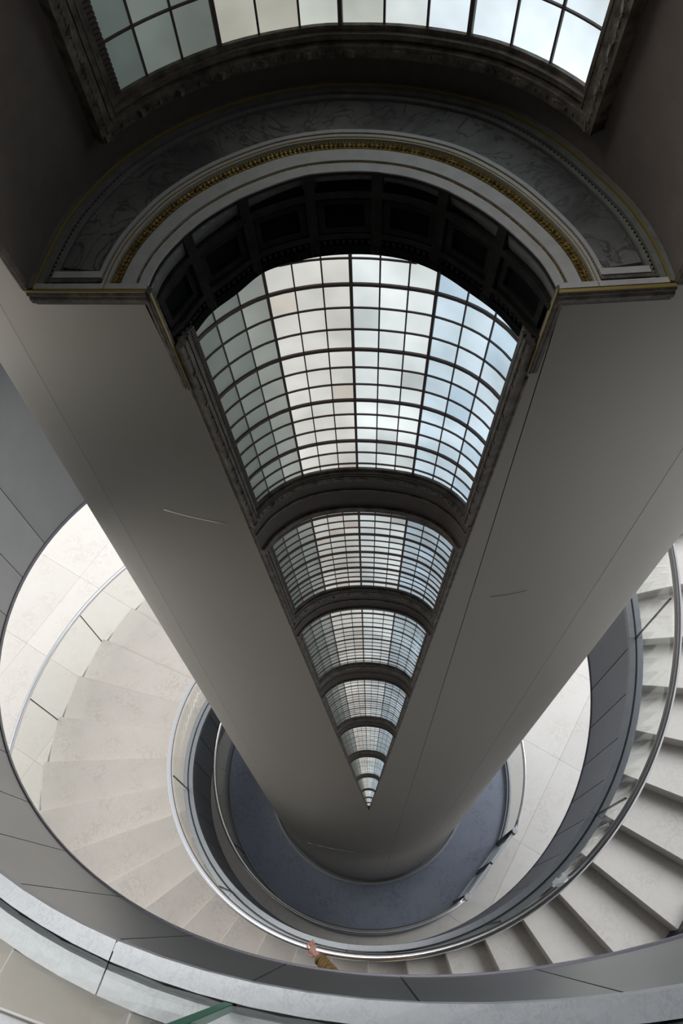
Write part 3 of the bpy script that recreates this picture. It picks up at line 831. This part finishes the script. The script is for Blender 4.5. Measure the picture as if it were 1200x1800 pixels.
# ---- cornice under the arch feet and along the recess edge
co = empty('dark_cornice', tuple(L1), label='dark moulded cornice with a thin gilt edge along the top of the column wall and round the recess mouth', category='cornice')
cinv = Matrix.Translation(-co.location)
def cl_(o): o.matrix_parent_inverse = cinv; return o
def outward(P):
    v = Vector((P.x - CX, P.y - CY, 0)); return v.normalized()
def cornice(pts, name='cornice_run', zd=None, gilt=True, sc=1.0):
    # profile hangs below the edge and projects out of the column face
    def loopat(P, i):
        o_ = outward(P); 
        t = (pts[min(i + 1, len(pts) - 1)] - pts[max(i - 1, 0)]).normalized(); dn = t.cross(o_).normalized()
        if zd is None:
            if dn.z > 0: dn = -dn
        else:
            if dn.dot(zd) < 0: dn = -dn
        o_ = o_ * sc; dn = dn * sc
        return P, o_, dn
    B = MB(); B2 = MB(); Lp = []; L2 = []
    for i, P in enumerate(pts):
        P, o_, dn = loopat(P, i)
        prof = [(-.008, -.004), (.004, -.004), (.007, .003), (.004, .008), (.006, .013), (.004, .022), (-.02, .022)]
        Lp.append([P + o_ * a + dn * b for a, b in prof])
        L2.append([P + o_ * a + dn * b for a, b in ((.002, -.0055), (.007, -.0055), (.007, -.0035), (.002, -.0035))])
    B.sweep(Lp); cl_(B.obj(name, M['moulding'], co))
    if gilt: B2.sweep(L2); cl_(B2.obj('gilt_edge', M['gold_line'], co))
cornice([L0.lerp(L1, t) for t in lin(0, 1, 9)])
cornice([R1.lerp(R0, t) for t in lin(0, 1, 9)])
def rail(f, s): return hitc(unpol(f, PROF(f) * s), RC)
cornice([rail(FL, s) for s in lin(1.12, .91, 14)], zd=Vector((-1, 0, 0)), sc=.62)
cornice([rail(FR, s) for s in lin(1.12, .94, 14)], zd=Vector((1, 0, 0)), sc=.62)
cornice([L0 - DT * t for t in lin(0, .7, 8)], zd=Vector((-1, 0, 0)), gilt=False, sc=.6)
cornice([R0 - DT * t for t in lin(0, .7, 8)], zd=Vector((1, 0, 0)), gilt=False, sc=.6)
# thin dark edge roll where the recess meets the cladding
B = MB()
for f in (FL, FR):
    B.sweep(tube_loops([rail(f, s) + outward(rail(f, s)) * -.002 for s in lin(.93, .01, 60)], .004, 6))
rl(B.obj('edge_roll', M['moulding'], rec, True))

# ---- upper vault above the archivolt, with the first skylight
uv = empty('upper_vault', tuple(P0[NA // 2]), label='dark brown-grey plaster vault above the marble arch ring', category='vault')
uinv = Matrix.Translation(-uv.location)
def ul(o): o.matrix_parent_inverse = uinv; return o
P0img = resample(C0P, NA)
AN = [pol(p)[0] for p in P0img]
def C0at(f):
    i = 0
    while i < NA - 2 and f > AN[i + 1]: i += 1
    t = (f - AN[i]) / (AN[i + 1] - AN[i]); return P0[i].lerp(P0[i + 1], t), i
def UVp(f, t, h=0.0):
    P, i = C0at(f); P = P - DT * t
    if h:
        tan = P0[min(i + 2, NA - 1)] - P0[max(i - 1, 0)]; n = tan.cross(DT).normalized()
        if n.dot(EYE - P) < 0: n = -n
        P = P + n * h
    return P
Vv = [p - DT * t for t in lin(0, .75, 8) for p in P0]
B = MB(); B.add(Vv, [(i * NA + j, i * NA + j + 1, (i + 1) * NA + j + 1, (i + 1) * NA + j) for i in range(7) for j in range(NA - 1)])
ul(B.obj('vault_surface', M['plaster'], uv, True))
us = empty('arched_skylight', tuple(UVp(0, .3)), label='topmost skylight with the largest panes, cut by the top of the picture', category='skylight')
us['group'] = 'arched skylights down the column recess'
sinv = Matrix.Translation(-us.location)
def sl(o): o.matrix_parent_inverse = sinv; return o
UN = [rd(-19.73), rd(-11.07), rd(-2.0), rd(7.5), rd(16.9)]; UM = cells(UN)
def ub(B, f0, f1, t0, t1, h, nf, nt=2, hb=-.002):
    if nt == 2 and nf > 2:
        B.sweep([[UVp(f, t0, hb), UVp(f, t0, h), UVp(f, t1, h), UVp(f, t1, hb)] for f in lin(f0, f1, nf)])
    else:
        B.sweep([[UVp(f0, t, hb), UVp(f0, t, h), UVp(f1, t, h), UVp(f1, t, hb)] for t in lin(t0, t1, nt)])
TG, TF = .118, .070
trn = [TG, .205, .29, .375, .46, .545, .63]
UT = ['a1', 'a2', 'a3', 'd2', 'd2', 'e2', 'e2', 'e', 'w', 'w', 'w', 'w']  # topmost panes: sky glow painted in, dull left to bright right
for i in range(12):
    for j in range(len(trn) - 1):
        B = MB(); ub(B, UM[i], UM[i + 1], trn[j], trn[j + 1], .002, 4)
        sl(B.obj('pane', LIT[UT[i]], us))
for i in range(1, 12):
    wd = .0028 if i % 3 == 0 else .0014
    B = MB(); ub(B, UM[i] - wd, UM[i] + wd, TG, trn[-1], .011 if i % 3 == 0 else .006, 2, 3); sl(B.obj('mullion', M['bar'], us))
for j in range(1, len(trn) - 1):
    B = MB(); ub(B, UM[0], UM[-1], trn[j] - .0015, trn[j] + .0015, .006, 49); sl(B.obj('transom', M['bar'], us))
FUL, FUR = rd(-22.2), rd(19.0)
for fa, fb in ((UM[0], FUL), (UM[-1], FUR)):
    B = MB(); w_ = fb - fa
    for u0, u1, hh in ((0, .2, .010), (.2, .42, .016), (.42, .55, .010), (.55, 1, .024)):
        ub(B, fa + w_ * u0, fa + w_ * u1, TF, trn[-1], hh, 2, 6)
    sl(B.obj('side_moulding', M['moulding'], us))
    B = MB(); ub(B, fa + w_ * .2, fa + w_ * .25, TF, trn[-1], .0175, 2, 6); ub(B, fa + w_ * .42, fa + w_ * .46, TF, trn[-1], .0125, 2, 6)
    sl(B.obj('pale_edge', M['mould_light'], us))
B = MB(); w_ = TG - TF
for u0, u1, hh in ((0, .2, .008), (.2, .42, .014), (.42, .55, .009), (.55, 1, .022)):
    ub(B, FUL, FUR, TG - w_ * u0, TG - w_ * u1, hh, 61)
sl(B.obj('arch_moulding', M['moulding'], us))
B = MB(); ub(B, FUL * .93, FUR * .93, TG - w_ * .2, TG - w_ * .24, .0155, 61); ub(B, FUL * .96, FUR * .96, TG - w_ * .42, TG - w_ * .46, .0105, 61)
sl(B.obj('pale_edge', M['mould_light'], us))
B = MB(); nk = 72
for q in range(nk):
    f = FUL + (FUR - FUL) * (q + .5) / nk; c = UVp(f, TG - w_ * .78, .020); r = .0042 * (1.7 if q % 6 == 0 else (1 if q % 2 else .8))
    B.box(c, (r * 2.6, r * 1.4, r * 1.6), Matrix.Rotation(.6 * (q % 3) - .6, 3, 'Z'))
for fb, fa in ((FUL, UM[0]), (FUR, UM[-1])):
    for q in range(40):
        t = TF + .01 + q * .0125; c = UVp(fb + (fa - fb) * .22, t, .022); r = .0042 * (1.6 if q % 5 == 0 else 1)
        B.box(c, (r * 1.6, r * 1.4, r * 2.2), Matrix.Rotation(.6 * (q % 3) - .6, 3, 'X'))
o = sl(B.obj('carved_leaves', M['moulding'], us)); o['kind'] = 'stuff'
B = MB()
for q in range(60):
    t = TG + q * .0085; B.sweep([[UVp(UM[0] - .001, x, .003), UVp(UM[0] - .001, x, .010), UVp(UM[0] + .010, x, .010), UVp(UM[0] + .010, x, .003)] for x in (t, t + .0050)])
o = sl(B.obj('dentils', M['bar'], us)); o['kind'] = 'stuff'
# ================================================================ SMALL SIGN ON THE GLASS
sg = empty('folded_sign', tuple(cyl(2.075, 5.35, 4.98)), label='small folded white paper sign stuck on the inner stair glass just inside the handrail', category='sign')
def ontoglass(p): return hitg(p, 2.08)
def hitg(p, R):
    d = ray(p); a = d.x ** 2 + d.y ** 2; b = -(d.x * CX + d.y * CY); cc = CX * CX + CY * CY - R * R
    return EYE + d * ((-b + math.sqrt(max(0, b * b - a * cc))) / a)
B = MB()
for poly in ([(971,1552),(979,1543),(982,1549),(991,1549),(992,1552),(974,1557)], [(991,1549),(987,1537),(990,1534),(993,1541),(999,1546),(992,1552)]):
    P = [hitg(p, 2.08) for p in poly]; n = len(P)
    Q = [p + (Vector((CX, CY, p.z)) - p).normalized() * .006 for p in P]
    B.add(P + Q, [tuple(range(n)), tuple(range(2 * n - 1, n - 1, -1))] + [(k, (k + 1) % n, n + (k + 1) % n, n + k) for k in range(n)])
o = B.obj('folded_paper', M['white'], sg); o.matrix_parent_inverse = Matrix.Translation(-sg.location)

# ================================================================ PERSON ON THE STAIR, RIGHT HAND ON THE RAIL
PX, PY, PZ = 0.02, -0.57, 3.212
ps = empty('person', (PX, PY, PZ), label='person in an ochre jacket on the stair, one hand gripping the inner steel handrail', category='person')
def skinmesh(name, verts, edges, rads, root=0, sub=2):
    me = bpy.data.meshes.new(name); me.from_pydata(verts, edges, []); o = bpy.data.objects.new(name, me); col.objects.link(o)
    md = o.modifiers.new('s', 'SKIN'); sk = me.skin_vertices[0].data if me.skin_vertices else None
    if sk is None:
        bm = bmesh.new(); bm.from_mesh(me); bm.verts.layers.skin.verify(); bm.to_mesh(me); bm.free(); sk = me.skin_vertices[0].data
    for i, r in enumerate(rads):
        sk[i].radius = (r, r) if not isinstance(r, tuple) else r; sk[i].use_root = (i == root)
    s2 = o.modifiers.new('u', 'SUBSURF'); s2.levels = sub; s2.render_levels = sub
    dg = bpy.context.evaluated_depsgraph_get(); dg.update()
    m2 = bpy.data.meshes.new_from_object(o.evaluated_get(dg)); bpy.data.objects.remove(o); return m2
# local frame: x = facing (down the stair), y = left; world facing is -x
def W(p): return (PX - p[0], PY - p[1], PZ + p[2])   # turned half way round
hand = Vector((-.375, .025, 4.125)); 
def Lc(w_): return (PX - w_[0], PY - w_[1], w_[2] - PZ)
hl = Lc(hand)
wrist = Lc((-.335, -.035, 4.165)); elbow = Lc((-.165, -.215, 4.40))
vs = [(0,0,.95),(0,0,1.12),(.01,0,1.30),(.01,0,1.42),(.02,0,1.50),(.05,0,1.58),(.06,0,1.68),(.05,0,1.74),
      (0,-.17,1.40), elbow, wrist,
      (0,.18,1.39),(.0,.25,1.12),(.10,.23,.90),(.14,.22,.83),
      (0,-.09,.90),(.06,-.10,.50),(.02,-.10,.10),(.10,-.10,.05),(.20,-.10,.03),
      (0,.09,.90),(.03,.10,.50),(-.05,.10,.10),(.03,.10,.05),(.13,.10,.03)]
es = [(0,1),(1,2),(2,3),(3,4),(4,5),(5,6),(6,7),(3,8),(8,9),(9,10),(3,11),(11,12),(12,13),(13,14),(0,15),(15,16),(16,17),(17,18),(18,19),(0,20),(20,21),(21,22),(22,23),(23,24)]
rs = [(.15,.12),(.15,.11),(.16,.12),(.11,.09),.055,.08,.095,.07,.075,.056,.033,.075,.052,.033,.03,.095,.065,.045,.04,.03,.095,.065,.045,.04,.03]
me = skinmesh('body', [W(v) for v in vs], es, rs)
for mm in ('sleeve', 'trouser', 'skin', 'shoe'): me.materials.append(M[mm])
wr = Vector(W(wrist))
for p in me.polygons:
    c = p.center; z = c.z - PZ; dh = (c - hand).length
    k = 0
    if z < .09: k = 3
    elif z < .93 and abs(c.y - PY) < .2 and not (z > .8 and (c.x < PX - .09)): k = 1
    elif z > 1.49: k = 2
    elif (c - wr).length < .012: k = 2
    if k == 0 and z < .86 and c.y < PY - .17: k = 2
    p.material_index = k; p.use_smooth = True
body = link(bpy.data.objects.new('body', me), ps); pinv = Matrix.Translation((-PX, -PY, -PZ)); body.matrix_parent_inverse = pinv
# right hand: palm over the rail, fingers curled round it
rt = Vector((-.90, .42, -.10)).normalized()
fw = (hand - wr).normalized(); up_ = Vector((0, 0, 1)); sd = fw.cross(up_).normalized()
B_ = []
pv = [wr, wr + fw * .03, hand + Vector((0, 0, .012)), hand + fw * .035 + Vector((0, 0, .010))]
hm = skinmesh('hand', [tuple(v) for v in pv], [(0,1),(1,2),(2,3)], [(.024,.02),(.026,.018),(.038,.016),(.036,.013)])
parts_ = [hm]
for q, (off, ln) in enumerate(((-.030, .070), (-.010, .080), (.010, .076), (.029, .062))):
    b0 = hand + fw * .025 + sd * off + Vector((0, 0, .012)); b1 = b0 + fw * ln * .40 + Vector((0, 0, -.004)); b2 = b1 + fw * ln * .22 + Vector((0, 0, -.026)); b3 = b2 - fw * ln * .15 + Vector((0, 0, -.022))
    parts_.append(skinmesh('finger', [tuple(v) for v in (b0, b1, b2, b3)], [(0,1),(1,2),(2,3)], [.0095, .009, .0085, .0075]))
t0 = wr + fw * .02 - sd * -.022; 
b0 = wr + fw * .03 - sd * .024; b1 = b0 + fw * .03 - sd * .022 + Vector((0, 0, -.012)); b2 = b1 + fw * .030 - sd * .004 + Vector((0, 0, -.020))
parts_.append(skinmesh('thumb', [tuple(v) for v in (b0, b1, b2)], [(0,1),(1,2)], [.012, .0105, .009]))
B = MB()
for m_ in parts_: B.add([v.co for v in m_.vertices], [tuple(p.vertices) for p in m_.polygons])
h_ = B.obj('hand', M['skin'], ps, True, label='bare hand gripping the steel rail'); h_.matrix_parent_inverse = pinv
# rumpled sleeve rolls over the forearm
el = Vector(W(elbow)); B = MB()
for q in range(7):
    t = .08 + q * .125; c = wr.lerp(el, t); ax = (el - wr).normalized(); r0 = .036 + .020 * t
    u = ax.cross(Vector((0, 0, 1))).normalized(); v = u.cross(ax)
    tilt = (.3 if q % 2 else -.25)
    loops = []
    for i in range(16):
        a = 2 * PI * i / 16; dr = u * math.cos(a) + v * math.sin(a); cc = c + ax * (.010 * math.sin(a + q) * (1 + tilt)) + dr * r0
        loops.append([tuple(cc + dr * (.011 * math.cos(b)) + ax * (.017 * math.sin(b))) for b in [2 * PI * k / 8 for k in range(8)]])
    B.sweep(loops, ring=True)
o = B.obj('jacket_sleeve', M['sleeve'], ps, True); o.matrix_parent_inverse = pinv
# head details
def ell(c, r, m, name, n=12, cut=None):
    B = MB(); Vv = []; 
    for i in range(n + 1):
        for j in range(2 * n):
            t = PI * i / n; p = PI * j / n
            Vv.append(W((c[0] + r[0] * math.sin(t) * math.cos(p), c[1] + r[1] * math.sin(t) * math.sin(p), c[2] + r[2] * math.cos(t))))
    Fc = [(i * 2 * n + j, i * 2 * n + (j + 1) % (2 * n), (i + 1) * 2 * n + (j + 1) % (2 * n), (i + 1) * 2 * n + j) for i in range(n) for j in range(2 * n)]
    B.add(Vv, Fc); o = B.obj(name, m, ps, True); o.matrix_parent_inverse = pinv; return o
ell((.035, 0, 1.70), (.105, .088, .10), M['hair'], 'hair')
for s in (-1, 1):
    ell((.136, s * .032, 1.655), (.012, .014, .009), M['eye'], 'eye', 6)
    ell((.055, s * .090, 1.64), (.018, .010, .030), M['skin'], 'ear', 6)
ell((.152, 0, 1.625), (.018, .013, .022), M['skin'], 'nose', 6)
ell((.135, 0, 1.585), (.010, .024, .007), M['hair'], 'mouth', 6)

# ================================================================ UNSEEN SCREENS ADDED AROUND THE UPPER LANDING TO DARKEN THE COLUMN
B = MB(); B.box((0.2, -4.2, 12.65), (13, 10.4, .3))
B.obj('shade_ceiling', M['shade_ceiling'], kind='structure', label='unseen grey slab added above the upper landing to shade the column')
B = MB(); B.box((6.6, -3.6, 10.6), (.2, 9.0, 3.8))
B.obj('shade_wall_right', M['shade_ceiling'], kind='structure', label='unseen grey screen added right of the upper landing to shade the column')
B = MB(); B.box((0.0, -9.2, 6.4), (13.4, .2, 12.8))
B.obj('shade_wall_back', M['shade_ceiling'], kind='structure', label='unseen grey screen added behind the upper landing to shade the column')
B = MB(); B.box((-6.8, -5.2, 6.4), (.2, 8.0, 12.8))
B.obj('shade_wall_left', M['shade_ceiling'], kind='structure', label='unseen grey screen added left of the upper landing to shade the column')
